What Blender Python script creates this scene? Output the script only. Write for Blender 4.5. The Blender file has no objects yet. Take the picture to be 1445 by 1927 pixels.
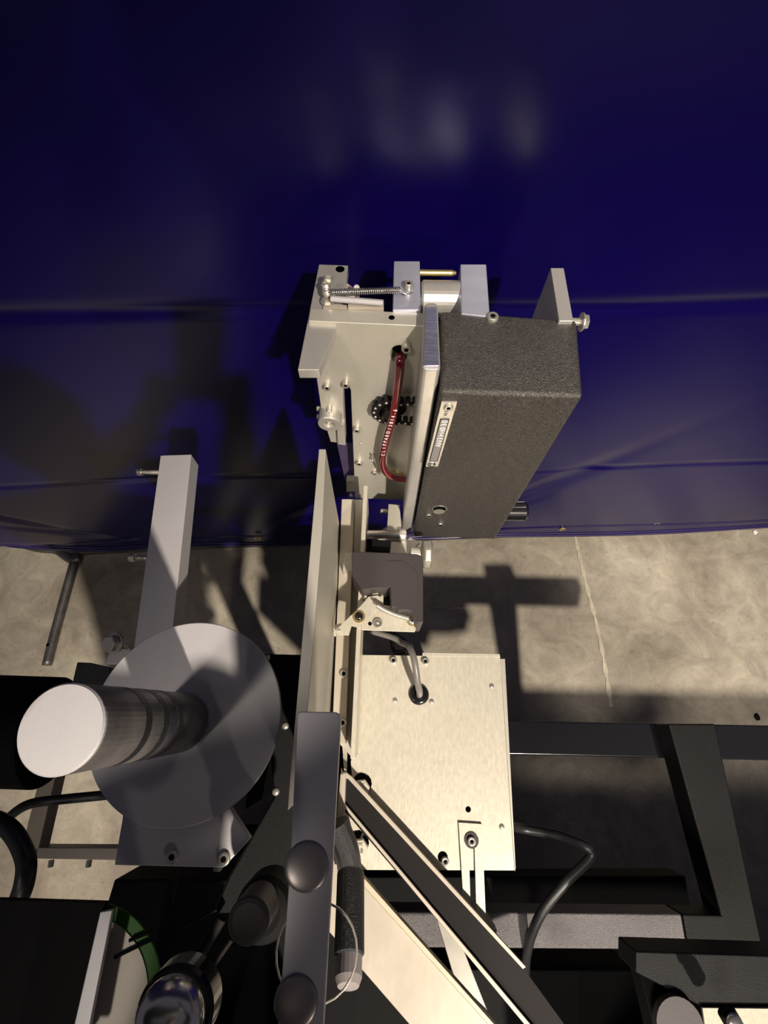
import bpy, bmesh, math, random
from mathutils import Vector, Matrix
random.seed(4)
SC = bpy.context.scene
COL = SC.collection
# ------------------------------------------------------------------ camera
W, H, F = 1445.0, 1927.0, 920.0
CAMZ = 1.70
CX, CY = W/2, H/2
def _n(v): return v.normalized()
dy = _n(Vector((770-CX, -(-1093-CY), -F)))          # world +Y in camera axes
dn = Vector((709-CX, -(1375-CY), -F))               # world -Z in camera axes
dn = _n(dn - dy*dn.dot(dy))
wz = -dn; wy = dy; wx = wy.cross(wz)
R = Matrix((wx, wy, wz))                            # rows: world axes in camera axes -> camera-to-world
cam = bpy.data.cameras.new('camera')
co = bpy.data.objects.new('camera', cam); COL.objects.link(co)
co.matrix_world = Matrix.Translation((0, 0, CAMZ)) @ R.to_4x4()
cam.sensor_fit = 'HORIZONTAL'; cam.sensor_width = 36; cam.lens = F/W*36
cam.clip_start = .01
SC.camera = co
SC.view_settings.view_transform = 'Standard'; SC.view_settings.look = 'None'
SC.view_settings.gamma = 1; SC.view_settings.use_curve_mapping = False
SC.view_settings.exposure = 0.0
# ------------------------------------------------------------------ world and lamps
wd = bpy.data.worlds.new('hall'); SC.world = wd; wd.use_nodes = True
wd.node_tree.nodes['Background'].inputs[0].default_value = (.60, .58, .72, 1)
wd.node_tree.nodes['Background'].inputs[1].default_value = .10
def lamp(name, loc, target, power, size, col, spot=None):
    l = bpy.data.lights.new(name, 'SPOT' if spot else 'AREA')
    l.energy = power; l.color = col
    if spot:
        l.spot_size = math.radians(spot); l.spot_blend = .75; l.shadow_soft_size = size
    else:
        l.shape = 'DISK'; l.size = size
    o = bpy.data.objects.new(name, l); COL.objects.link(o)
    o.location = loc
    o.rotation_euler = (Vector(target)-Vector(loc)).to_track_quat('-Z', 'Y').to_euler()
    return o
lamp('ceiling_spot_right', (1.45, -2.9, 4.6), (.15, .02, 0), 1650, .07, (1, .89, .74), 36)
lamp('ceiling_spot_left', (-1.4, -2.05, 4.9), (1.15, .45, 0), 1200, .6, (1, .90, .78), 18)
lamp('far_hall_lamp', (-.35, -4.6, 3.1), (0, .65, .4), 150, .08, (1, .86, .76), 60)
lamp('far_hall_lamp_right', (2.3, -4.2, 3.3), (.3, .65, .4), 130, .08, (1, .86, .76), 60)

# ------------------------------------------------------------------ unprojection of measured points
def ray(u, v):
    return (co.matrix_world.to_3x3() @ Vector((u-CX, -(v-CY), -F)))
def P(u, v, D):
    "point of the horizontal plane D metres below the lens height"
    d = ray(u, v); return Vector((0, 0, CAMZ)) + d*(-D/d.z)
def PV(u, v, A, B):
    "point of the vertical plane through A and B"
    d = ray(u, v); n = (B-A).cross(Vector((0, 0, 1))); o = Vector((0, 0, CAMZ))
    return o + d*((A-o).dot(n)/d.dot(n))
# ------------------------------------------------------------------ materials
def mat(name, col, rough=.5, metal=0., spec=.5, var=0., vscale=8., bump=0., bscale=60., stretch=(1,1,1), col2=None,
        speck=None, bdist=.001, coat=0., alpha=1.):
    m = bpy.data.materials.new(name); m.use_nodes = True
    nt = m.node_tree; b = nt.nodes['Principled BSDF']
    b.inputs['Roughness'].default_value = rough; b.inputs['Metallic'].default_value = metal
    b.inputs['Specular IOR Level'].default_value = spec
    b.inputs['Coat Weight'].default_value = coat
    b.inputs['Alpha'].default_value = alpha
    c = (*col, 1); b.inputs['Base Color'].default_value = c
    tc = nt.nodes.new('ShaderNodeTexCoord'); mp = nt.nodes.new('ShaderNodeMapping')
    mp.inputs['Scale'].default_value = stretch
    nt.links.new(tc.outputs['Object'], mp.inputs[0])
    if var or col2:
        n = nt.nodes.new('ShaderNodeTexNoise'); n.inputs['Scale'].default_value = vscale
        n.inputs['Detail'].default_value = 6; n.inputs['Roughness'].default_value = .6
        nt.links.new(mp.outputs[0], n.inputs['Vector'])
        r = nt.nodes.new('ShaderNodeValToRGB')
        r.color_ramp.elements[0].position = .32; r.color_ramp.elements[1].position = .68
        c2 = col2 or tuple(x*(1-var) for x in col)
        r.color_ramp.elements[0].color = (*c2, 1); r.color_ramp.elements[1].color = c
        nt.links.new(n.outputs['Fac'], r.inputs[0]); nt.links.new(r.outputs[0], b.inputs['Base Color'])
    if speck:
        n = nt.nodes.new('ShaderNodeTexNoise'); n.inputs['Scale'].default_value = speck[0]
        n.inputs['Detail'].default_value = 2
        nt.links.new(mp.outputs[0], n.inputs['Vector'])
        r = nt.nodes.new('ShaderNodeMapRange')
        r.inputs['From Min'].default_value = .45; r.inputs['From Max'].default_value = .62
        r.inputs['To Min'].default_value = rough; r.inputs['To Max'].default_value = speck[1]
        nt.links.new(n.outputs['Fac'], r.inputs[0]); nt.links.new(r.outputs[0], b.inputs['Roughness'])
    if bump:
        n = nt.nodes.new('ShaderNodeTexNoise'); n.inputs['Scale'].default_value = bscale
        n.inputs['Detail'].default_value = 4
        nt.links.new(mp.outputs[0], n.inputs['Vector'])
        bp = nt.nodes.new('ShaderNodeBump'); bp.inputs['Strength'].default_value = bump
        bp.inputs['Distance'].default_value = bdist
        nt.links.new(n.outputs['Fac'], bp.inputs['Height']); nt.links.new(bp.outputs[0], b.inputs['Normal'])
    return m
M = {}
M['alu'] = mat('brushed_aluminium', (.60,.57,.54), .38, .55, var=.14, vscale=30, bump=.15, bscale=220, stretch=(1,.15,1))
M['alu_warm'] = mat('mill_aluminium', (.60,.57,.50), .45, .45, var=.12, vscale=22, bump=.12, bscale=160, stretch=(1,.2,.3))
M['zinc'] = mat('zinc_sheet', (.72,.67,.56), .42, .35, var=.16, vscale=230, bump=.2, bscale=300, stretch=(1,.35,1))
M['anod'] = mat('clear_anodised_aluminium', (.55,.53,.55), .5, .4, var=.08, vscale=9, bump=.1, bscale=300, stretch=(1,.2,1))
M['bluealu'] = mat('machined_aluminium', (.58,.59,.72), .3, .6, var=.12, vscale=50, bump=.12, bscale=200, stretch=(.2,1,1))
M['cover'] = mat('textured_grey_paint', (.11,.10,.092), .30, .3, 1.0, bump=1.0, bdist=.0017, bscale=650, speck=(700,.2), col2=(.034,.031,.027), vscale=520)
M['blackplastic'] = mat('black_plastic', (.042,.036,.038), .55, 0, .4, bump=.1, bscale=200)
M['blackpaint'] = mat('black_powder_coat', (.020,.020,.022), .38, .1, .7, bump=1., bdist=.0012, bscale=1000, var=.3, vscale=120)
M['litspeck'] = mat('lit_speckled_coat', (.13,.12,.125), .40, .2, .8, bump=1., bdist=.0014, bscale=700, var=.35, vscale=420)  # lit copy of the black tube coat, brightness put into the colour
M['blackgloss'] = mat('black_gloss', (.008,.008,.010), .18, 0, .6)
M['black'] = mat('matt_black', (.003,.003,.0035), .7, 0, .15)
M['hole'] = mat('dark_recess', (.004,.004,.004), .9, 0, .1)
M['chrome'] = mat('bright_steel', (.72,.70,.66), .2, .95)
M['domesteel'] = mat('dull_bolt_steel', (.33,.30,.29), .34, .7)
M['steel'] = mat('screw_steel', (.56,.53,.47), .3, .7)
M['white'] = mat('white_ink', (.85,.8,.78), .6)
M['hose'] = mat('red_vinyl_hose', (.115,.002,.008), .18, 0, .6, coat=.6)
M['cable'] = mat('black_rubber_cable', (.018,.018,.020), .4, 0, .5)
M['greycable'] = mat('grey_cable', (.16,.15,.145), .35, 0, .5)
M['brass'] = mat('brass', (.62,.48,.22), .35, .8)
M['green'] = mat('green_plastic_rim', (.035,.15,.010), .5, 0, .25)
M['label'] = mat('etched_label_plate', (.62,.58,.52), .4, .5)
M['labelgrey'] = mat('label_grey_field', (.27,.26,.27), .5, .3)
M['ink'] = mat('black_ink', (.02,.02,.02), .6)
M['pipe'] = mat('galvanised_pipe', (.15,.14,.135), .45, .7, var=.4, vscale=30, bump=.3, bscale=90)
M['cream'] = mat('cream_disc', (.70,.62,.50), .45, 0., var=.15, vscale=12)
M['wood'] = mat('pale_bar', (.62,.54,.40), .55, .1, var=.12, vscale=30, stretch=(1,.1,1))
M['tanbar'] = mat('scuffed_zinc_bar', (.54,.48,.40), .55, .15, var=.22, vscale=14, bump=.25, bscale=80, stretch=(1,.5,1))
M['clear'] = mat('frosted_rod_cap', (.30,.27,.27), .35, 0, .5)
M['bracegrey'] = mat('polished_grey_flat', (.30,.28,.25), .35, .5, var=.3, vscale=14)
M['corner'] = mat('corner_zinc', (.42,.38,.30), .55, .1, var=.2, vscale=200)
M['darkweb'] = mat('dark_steel_and_channel_shade', (.012,.010,.011), .65, 0, .15)  # dark steel; on the channel web this colour stands for shade
# ------------------------------------------------------------------ mesh helpers
def link(name, bm, m, parent=None, smooth=False, bev=0, seg=2):
    bmesh.ops.recalc_face_normals(bm, faces=bm.faces)
    me = bpy.data.meshes.new(name); bm.to_mesh(me); bm.free()
    if smooth:
        for p in me.polygons: p.use_smooth = True
    me.materials.append(M[m] if isinstance(m, str) else m)
    o = bpy.data.objects.new(name, me); COL.objects.link(o)
    if parent is not None:
        o.parent = parent; q = parent; off = Vector()
        while q is not None: off += q.location; q = q.parent
        o.location = -off
    if bev:
        md = o.modifiers.new('bevel', 'BEVEL'); md.width = bev; md.segments = seg
        md.limit_method = 'ANGLE'; md.angle_limit = math.radians(35)
        for p in me.polygons: p.use_smooth = True
        w = o.modifiers.new('wn', 'WEIGHTED_NORMAL')
    return o
def thing(name, loc, label, cat, group=None, kind=None):
    o = bpy.data.objects.new(name, None); COL.objects.link(o); o.location = loc
    o.empty_display_size = .02
    return tag(o, label, cat, group)
def tag(o, label, cat, group=None):
    o['label'] = label; o['category'] = cat
    if group: o['group'] = group
    return o
def extr(bm, pts, vec):
    a = [bm.verts.new(p) for p in pts]; b = [bm.verts.new(Vector(p)+vec) for p in pts]
    n = len(pts)
    bm.faces.new(a); bm.faces.new(b[::-1])
    for i in range(n):
        j = (i+1) % n; bm.faces.new((a[j], a[i], b[i], b[j]))
def prism(px, D, h, bm=None):
    "horizontal plate: outline measured on its top surface, D below lens, h thick"
    bm = bm or bmesh.new(); extr(bm, [P(u, v, D) for u, v in px], Vector((0, 0, -h))); return bm
def wall(px, A, B, t, bm=None):
    bm = bm or bmesh.new(); n = (B-A).cross(Vector((0,0,1))).normalized()
    if n.y < 0: n = -n
    extr(bm, [PV(u, v, A, B) for u, v in px], n*t); return bm
def plate_holes(outer, inner_list, vec):
    "outline with holes, extruded"
    bm = bmesh.new()
    def ring(pts):
        vs = [bm.verts.new(p) for p in pts]
        for i in range(len(vs)): bm.edges.new((vs[i], vs[(i+1) % len(vs)]))
    ring(outer)
    for r in inner_list: ring(r)
    bmesh.ops.triangle_fill(bm, use_beauty=True, use_dissolve=True, edges=bm.edges[:])
    r = bmesh.ops.extrude_face_region(bm, geom=bm.faces[:])
    bmesh.ops.translate(bm, verts=[v for v in r['geom'] if isinstance(v, bmesh.types.BMVert)], vec=vec)
    return bm
def frame(axis):
    z = Vector(axis).normalized(); x = z.orthogonal().normalized(); return x, z.cross(x), z
def lathe(prof, pos, axis, n=20, bm=None, rot=0.):
    "prof: (radius, height) pairs along the axis from pos"
    bm = bm or bmesh.new(); x, y, z = frame(axis); pos = Vector(pos); rings = []
    for r, h in prof:
        if r < 1e-7: rings.append([bm.verts.new(pos+z*h)])
        else: rings.append([bm.verts.new(pos+z*h+(x*math.cos(rot+2*math.pi*i/n)+y*math.sin(rot+2*math.pi*i/n))*r) for i in range(n)])
    for a, b in zip(rings, rings[1:]):
        for i in range(n):
            j = (i+1) % n
            if len(a) == 1 and len(b) == 1: continue
            if len(a) == 1: bm.faces.new((a[0], b[j], b[i]))
            elif len(b) == 1: bm.faces.new((a[i], a[j], b[0]))
            else: bm.faces.new((a[i], a[j], b[j], b[i]))
    if prof[0] == prof[-1]:
        bmesh.ops.remove_doubles(bm, verts=rings[0]+rings[-1], dist=1e-7); return bm
    if len(rings[0]) > 1: bm.faces.new(rings[0][::-1])
    if len(rings[-1]) > 1: bm.faces.new(rings[-1])
    return bm
def cyl(a, b, r, n=20, bm=None, r2=None):
    a = Vector(a); b = Vector(b); L = (b-a).length
    r2 = r if r2 is None else r2; c = min(r, r2)*.12
    return lathe([(0,0),(r-c,0),(r,c),(r2,L-c),(r2-c,L),(0,L)], a, b-a, n, bm)
def spline(pts, k=8):
    pts = [Vector(p) for p in pts]; out = []
    q = [pts[0]*2-pts[1]]+pts+[pts[-1]*2-pts[-2]]
    for i in range(1, len(q)-2):
        for s in range(k):
            t = s/k; a, b, c, d = q[i-1:i+3]
            out.append(.5*((2*b)+(c-a)*t+(2*a-5*b+4*c-d)*t*t+(3*b-a-3*c+d)*t**3))
    out.append(pts[-1]); return out
def tube(pts, r, n=10, bm=None, k=8, smooth=True):
    bm = bm or bmesh.new(); path = spline(pts, k) if k else [Vector(p) for p in pts]
    rings = []; x = None
    for i, p in enumerate(path):
        t = (path[min(i+1, len(path)-1)]-path[max(i-1, 0)]).normalized()
        x = t.orthogonal().normalized() if x is None else (x-t*x.dot(t)).normalized()
        y = t.cross(x)
        rings.append([bm.verts.new(p+(x*math.cos(2*math.pi*j/n)+y*math.sin(2*math.pi*j/n))*r) for j in range(n)])
    for a, b in zip(rings, rings[1:]):
        for i in range(n): bm.faces.new((a[i], a[(i+1) % n], b[(i+1) % n], b[i]))
    bm.faces.new(rings[0][::-1]); bm.faces.new(rings[-1]); return bm
def helix(a, b, R_, r, turns, n=6):
    a = Vector(a); b = Vector(b); x, y, z = frame(b-a); L = (b-a).length; N = turns*10
    return tube([a+z*L*i/N+(x*math.cos(i*.6283)+y*math.sin(i*.6283))*R_ for i in range(N+1)], r, n, k=0)
def socket(pos, axis, r, h, parent, m='steel', name='socket_screw'):
    o = link(name, lathe([(0,-.3*h),(r*.9,-.3*h),(r,.0),(r,h*.85),(r*.88,h),(r*.62,h),(r*.5,h*.92)], pos, axis, 18), m, parent, bev=0)
    for p in o.data.polygons: p.use_smooth = len(p.vertices) == 4
    s = link('hex_socket', lathe([(0,h*.90),(r*.5,h*.93)][::-1], pos, axis, 6, rot=.3), 'hole', o)
    return o
def hexbolt(pos, axis, r, h, parent, m='steel', washer=True, name='hex_bolt', mark=False):
    bm = lathe([(0,0),(r*1.25,0),(r*1.25,h*.2),(0,h*.2)], pos, axis, 20) if washer else bmesh.new()
    lathe([(0,h*.2),(r,h*.2),(r,h*.9),(r*.86,h),(0,h)], pos, axis, 6, bm, rot=.4)
    return link(name, bm, m, parent)
def button(pos, axis, r, h, parent, m='steel', name='button_bolt'):
    return link(name, lathe([(r*.97,0)]+[(r*math.cos(a), h*math.sin(a)) for a in [i*math.pi/16 for i in range(0,8)]]+[(0,h)], pos, axis, 28), m, parent, smooth=True)
def ring(pos, axis, ro, ri, h, parent, m, name, n=24):
    return link(name, lathe([(ri,0),(ro,0),(ro,h*.7),(ro*.97,h),(ri*1.02,h),(ri,h*.9),(ri,0)], pos, axis, n), m, parent, smooth=False)
def text(s, size, loc, xdir, ydir, m, parent, name='lettering', depth=.0002):
    c = bpy.data.curves.new(name, 'FONT'); c.body = s; c.size = size; c.extrude = depth
    c.align_x = 'CENTER'; c.align_y = 'CENTER'
    t = bpy.data.objects.new(name, c); COL.objects.link(t)
    dg = bpy.context.evaluated_depsgraph_get(); me = bpy.data.meshes.new_from_object(t.evaluated_get(dg))
    bpy.data.objects.remove(t)
    x = Vector(xdir).normalized(); y = Vector(ydir); y = (y-x*y.dot(x)).normalized(); z = x.cross(y)
    mm = Matrix((x, y, z)).transposed()
    for v in me.vertices: v.co = mm @ v.co + Vector(loc)
    me.materials.clear(); me.materials.append(M[m])
    o = bpy.data.objects.new(name, me); COL.objects.link(o)
    if parent is not None:
        o.parent = parent; q = parent; off = Vector()
        while q is not None: off += q.location; q = q.parent
        o.location = -off
    return o
UP = Vector((0,0,1)); X = Vector((1,0,0)); Y = Vector((0,1,0))
# ================================================================== SETTING: floor
def floor_mat():
    m = bpy.data.materials.new('stained_concrete'); m.use_nodes = True; nt = m.node_tree; b = nt.nodes['Principled BSDF']
    tc = nt.nodes.new('ShaderNodeTexCoord')
    def noise(s, d=8, r=.65, dist=0.):
        n = nt.nodes.new('ShaderNodeTexNoise'); n.inputs['Scale'].default_value = s; n.inputs['Detail'].default_value = d
        n.inputs['Roughness'].default_value = r; n.inputs['Distortion'].default_value = dist
        nt.links.new(tc.outputs['Object'], n.inputs['Vector']); return n
    def ramp(n, a, b_, ca, cb):
        r = nt.nodes.new('ShaderNodeValToRGB'); r.color_ramp.elements[0].position = a; r.color_ramp.elements[1].position = b_
        r.color_ramp.elements[0].color = (*ca, 1); r.color_ramp.elements[1].color = (*cb, 1)
        nt.links.new(n.outputs['Fac'], r.inputs[0]); return r
    r1 = ramp(noise(2.6, 10, .62, .6), .3, .72, (.23,.20,.165), (.47,.435,.36))
    r2 = ramp(noise(9, 9, .7, 1.5), .35, .7, (.72,.70,.68), (1.12,1.1,1.06))
    r3 = ramp(noise(75, 3, .6), .28, .4, (.72,.7,.68), (1,1,1))
    def mul(a, c):
        x = nt.nodes.new('ShaderNodeMix'); x.data_type = 'RGBA'; x.blend_type = 'MULTIPLY'; x.inputs[0].default_value = 1
        nt.links.new(a, x.inputs[6]); nt.links.new(c, x.inputs[7]); return x.outputs[2]
    nt.links.new(mul(mul(r1.outputs[0], r2.outputs[0]), r3.outputs[0]), b.inputs['Base Color'])
    rr = ramp(noise(5, 5), .3, .7, (.42,)*3, (.7,)*3); nt.links.new(rr.outputs[0], b.inputs['Roughness'])
    bp = nt.nodes.new('ShaderNodeBump'); bp.inputs['Strength'].default_value = .3; bp.inputs['Distance'].default_value = .004
    nt.links.new(noise(26, 8).outputs['Fac'], bp.inputs['Height']); nt.links.new(bp.outputs[0], b.inputs['Normal'])
    return m
bm = bmesh.new(); bmesh.ops.create_grid(bm, x_segments=2, y_segments=2, size=6)
fl = link('floor', bm, floor_mat()); fl['kind'] = 'structure'
D0 = CAMZ
M['joint'] = mat('joint_filler', (.50,.45,.35), .7, var=.3, vscale=40)
jp = [P(1080,1000,D0-.001), P(1098,1080,D0-.001), P(1128,1200,D0-.001), P(1150,1330,D0-.001)]
bm = bmesh.new(); L = spline(jp, 10); vs = []
for i, p in enumerate(L):
    w = .006+.003*math.sin(i*2.1)
    vs.append((bm.verts.new(p+Vector((-w,0,0))), bm.verts.new(p+Vector((w,0,0)))))
for a, b in zip(vs, vs[1:]): bm.faces.new((a[0], a[1], b[1], b[0]))
r = bmesh.ops.extrude_face_region(bm, geom=bm.faces[:]); bmesh.ops.translate(bm, verts=[v for v in r['geom'] if isinstance(v, bmesh.types.BMVert)], vec=(0,0,.0012))
o = link('trim_1', bm, 'joint'); o['kind'] = 'structure'
# ================================================================== tarp
A = P(150, 1034, D0-.035); B = P(1445, 984, D0-.035)
td = (B-A).normalized(); tn = Vector((-td.y, td.x, 0))
def tarp_mat():
    m = mat('blue_vinyl_tarp', (.0025,.0002,.062), .30, 0, .5, bump=.25, bscale=6)
    return m
M['tarp'] = tarp_mat()
def tarpoff(s, z):
    o = .006*math.sin(s*2.3+z*1.1)+.004*math.sin(s*5.1-z*3.0)
    for zc, a, w in ((.14,.004,.006),(.56,.004,.007),(1.12,.005,.012)):        # horizontal packing creases
        o += a*math.exp(-((z-zc-.004*math.sin(s*4))/w)**2)
    # diagonal tension folds at the right and lower left
    for cx_, cz_, ang, a, w, l in ((1.02,.42,.95,.020,.022,.22),(1.15,.30,.95,-.012,.02,.2),(.86,.36,.7,.010,.02,.12),
                                   (1.45,.35,.85,.012,.035,.35),(-.05,.40,-.8,.010,.012,.35),(.15,.2,-.5,.010,.014,.25),(-.4,.16,-.1,.014,.03,.4)):
        dx, dz = s-cx_, z-cz_; c_, s_ = math.cos(ang), math.sin(ang)
        u = dx*c_+dz*s_; v = -dx*s_+dz*c_
        o += a*math.exp(-(v/w)**2-(u/l)**2)
    return o
bm = bmesh.new(); NX, NZ = 300, 260; S0, S1 = -1.3, 2.9; Z0, Z1 = .045, 2.45
O = A.copy(); O.z = 0
def tz(s, t):
    z0 = Z0+.006*math.sin(s*6)
    if s < .12: z0 += min(.10, (.12-s)*.30)
    return z0+(Z1-z0)*t**1.25
g = [[None]*(NX+1) for _ in range(NZ+1)]
for j in range(NZ+1):
    for i in range(NX+1):
        s = S0+(S1-S0)*i/NX; z = tz(s, j/NZ)
        g[j][i] = bm.verts.new(O+td*s+tn*(tarpoff(s, z)-.022)+UP*z)
for j in range(NZ):
    for i in range(NX): bm.faces.new((g[j][i], g[j][i+1], g[j+1][i+1], g[j+1][i]))
tarp = thing('blue_tarp', O, 'large deep blue vinyl tarp hanging behind the machine, with brass eyelets along its hem', 'tarp')
sheet = link('sheet', bm, 'tarp', tarp, smooth=True)
md = sheet.modifiers.new('s', 'SOLIDIFY'); md.thickness = .0015
# double hem welts
M['hem'] = mat('tarp_hem', (.035,.025,.10), .22, 0, .8)
for dz in (.018, .038):
    pts = []
    for i in range(0, 141):
        s = S0+(S1-S0)*i/140; z = tz(s, 0)+dz
        pts.append(O+td*s+tn*(tarpoff(s, z)-.0245)+UP*z)
    link('hem_welt', tube(pts, .0024, 6, k=0), 'hem', tarp, smooth=True)
for u, v in ((485,1012),(1058,995),(1235,985),(1412,973)):
    p = PV(u, v, A-tn*.026, B-tn*.026)
    ring(p, -tn, .011, .006, .003, tarp, 'brass', 'eyelet')
    link('eyelet_hole', lathe([(0,.0005),(.006,.0008)][::-1], p, -tn, 14), 'hole', tarp)
# pipe frame under the tarp
pf = thing('pipe_frame', P(150,1037,D0), 'grey metal pipe frame along the blue tarp hem with a foot on the floor', 'frame')
zp = D0-.035
pp = [P(-190,905,zp), P(-90,958,zp), P(0,1005,zp), P(60,1028,zp), P(110,1034,zp), P(150,1036,zp)]+[A+(B-A)*t for t in (.15,.3,.5,.75,1,1.4,1.9)]
link('rail', tube(pp, .0165, 14), 'pipe', pf, smooth=True)
for u in ((104,1033),(146,1036)):
    c = P(*u, zp); link('coupling', cyl(c-td*.004, c+td*.010, .0195, 16), 'pipe', pf)
link('foot', tube([P(146,1040,zp), P(135,1075,zp+.004), P(105,1185,zp+.018), P(88,1252,zp+.020)], .0148, 14), 'pipe', pf, smooth=True)
link('tee', tube([P(108,1034,zp), P(135,1052,zp), P(150,1048,zp)], .017, 12), 'pipe', pf, smooth=True)
c = P(95,1215,zp+.018)+UP*.0148
link('pin_hole', lathe([(.005,.0012),(0,.0012)], c, UP, 12), 'hole', pf)
# small litter on the floor behind
def chip(u, v, r, m, label, flat=.4):
    p = P(u, v, D0); bm = bmesh.new(); bmesh.ops.create_icosphere(bm, subdivisions=1, radius=r)
    for q in bm.verts:
        q.co = Vector((q.co.x*random.uniform(.7,1.3), q.co.y*random.uniform(.7,1.3), q.co.z*flat*random.uniform(.6,1.2)))+p+UP*r*flat*.8
    return tag(link('paper_scrap' if m == 'white' else 'floor_chip', bm, m), label, 'debris')
chip(1420,1002,.010,'white','small white scrap lying against the pipe at the right edge')
chip(1423,1350,.012,'black','small dark scrap on the floor near the right edge')
# ================================================================== machine stand (black frame and base)
M['blackshaded'] = mat('black_and_shaded_coat', (.005,.005,.0055), .5, 0, .18, bump=.6, bscale=900)  # darker coat; shade on the right tube and corner box is in the colour
def tubebar(name, px, D, h, m, label, cat, group=None, bev=.003):
    o = link(name, prism(px, D, h), m, bev=bev); return tag(o, label, cat, group)
DB = .98
tubebar('frame_tube', [(690,1714),(1282,1720),(1294,1788),(660,1783)], DB, .05, 'litspeck', 'speckled black square frame tube running across right below the slotted bracket', 'frame tube')
tubebar('frame_tube', [(1258,1362),(1346,1362),(1440,1805),(1296,1789),(1284,1720),(1357,1722)], DB-.001, .05, 'blackshaded', 'black square frame tube at the right, running front to back', 'frame tube')
tubebar('frame_tube', [(955,1356),(1500,1366),(1500,1432),(955,1420)], DB+.052, .05, 'blackgloss', 'black cross tube at the back of the frame, under the bright floor', 'frame tube')
tubebar('frame_tube', [(640,1650),(1290,1648),(1300,1716),(640,1712)], DB+.15, .06, 'black', 'matt black lower cross tube just behind the speckled tube', 'frame tube')
# central stand column under control box
tubebar('stand_column', [(676,1262),(900,1262),(920,1560),(676,1560)], 1.05, .64, 'black', 'black column standing on the floor under the zinc topped control box', 'column')
tubebar('machine_cabinet', [(215,1655),(640,1655),(700,1822),(1197,1826),(1212,1935),(130,1935)], 1.10, .58, 'black', 'black machine cabinet at the bottom of the picture below the links', 'cabinet')
# ================================================================== control box
DZ = .86
cb = thing('control_box', P(800,1430,DZ+.12), 'flat zinc topped control box right of the guide rail, with grommet, screws and bolts', 'control box')
def circ(u, v, D, r, n=14): 
    c = P(u, v, D); return [c+Vector((math.cos(2*math.pi*i/n)*r, math.sin(2*math.pi*i/n)*r, 0)) for i in range(n)]
outer = [P(u, v, DZ) for u, v in ((645,1232),(941,1236),(968,1638),(652,1637),(640,1560))]
bm = plate_holes(outer, [circ(881,1523,DZ,.0042), circ(833,1613,DZ,.0075), circ(648,1428,DZ,.011), circ(681,1475,DZ,.0152), circ(675,1586,DZ,.0152)], Vector((0,0,-.004)))
link('top_plate', bm, 'zinc', cb, bev=.0008)
link('housing', prism([(650,1240),(935,1243),(958,1630),(655,1630)], DZ+.018, .12), 'blackpaint', cb)
link('side_flange', prism([(941.5,1240),(950,1240),(970,1634),(969,1640)], DZ+.003, .03), 'alu_warm', cb)
link('rear_lip', prism([(795,1228.5),(940,1231),(941,1236.2),(795,1234.6)], DZ-.0006, .012), 'zinc', cb)
for u, v in ((740,1243),(800,1245)): socket(P(u,v,DZ), UP, .0062, .005, cb)
socket(P(837,1620,DZ+.004), UP, .006, .007, cb)
for u, v in ((743,1318),(812,1320),(925,1291),(944,1556)):
    button(P(u,v,DZ), UP, .0042, .0018, cb, name='round_screw')
def markbolt(u, v):
    p = P(u, v, DZ-.001); b = hexbolt(p, UP, .0125, .013, cb, 'zinc', False, 'marked_hex_bolt')
    text('8.8', .009, p+UP*.0131+Vector((0,-.003,0)), X, Y, 'chrome', b, 'head_marking', .0003)
    text('MK', .007, p+UP*.0131+Vector((0,.005,0)), X, Y, 'chrome', b, 'head_marking', .0003)
markbolt(681,1482); markbolt(677,1593)
gp = P(788,1307,DZ)
gr = link('grommet', lathe([(.006,0),(.0165,0),(.0165,.003),(.013,.006),(.008,.006),(.006,.003),(.006,0)], gp, UP, 28), 'blackgloss', cb, smooth=True)
link('grommet_bore', lathe([(.0065,.001),(0,.001)], gp, UP, 16), 'hole', cb)
gc = link('grey_cable', tube([gp-UP*.02, gp+UP*.02, P(786,1285,DZ-.045), P(779,1240,DZ-.06), P(769,1216,DZ-.05), P(757,1222,DZ-.02)+Vector((0,.01,0)), P(740,1200,DZ-.01), P(700,1188,DZ-.0)], .0052, 12), 'greycable', smooth=True)
tag(gc, 'grey cable curving out of the black grommet in the control box top', 'cable')
bc = link('black_cable', tube([P(690,1188,DZ+.02),P(735,1190,DZ+.0),P(757,1203,DZ+.01),P(772,1214,DZ-.03),P(768,1224,DZ),P(742,1225,DZ+.05),P(736,1190,DZ+.06)], .0042, 10), 'cable', smooth=True)
tag(bc, 'thin black cable looping behind the control box under the black sensor cover', 'cable')
bk = [P(650,1250,DZ+.05), P(672,1195,DZ+.1), P(735,1190,DZ+.12), P(760,1245,DZ+.05)]
# slotted bracket
DS = DZ-.004
sl = [P(u,v,DS) for u,v in ((863,1548),(907,1551),(915,1752),(873,1712))]
slot = [P(u,v,DS) for u,v in ((882,1592),(893,1592),(897,1738),(886,1730))]
sb = thing('slotted_bracket', P(886,1650,DS+.004), 'cream slotted flat bracket screwed to the front right of the zinc plate', 'bracket')
link('strap', plate_holes(sl, [slot], Vector((0,0,-.0035))), 'zinc', sb)
link('washer', lathe([(0,0),(.0105,0),(.0105,.0015),(0,.0015)], P(887,1581,DS), UP, 24), 'blackplastic', sb)
socket(P(887,1583,DS-.0015), UP, .006, .004, sb)
link('tab', prism([(905,1742),(932,1742),(934,1756),(918,1756)], DS+.01, .11), 'zinc', sb)
button(P(931,1750,DS+.01), UP, .003, .002, sb, name='round_screw')
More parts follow.
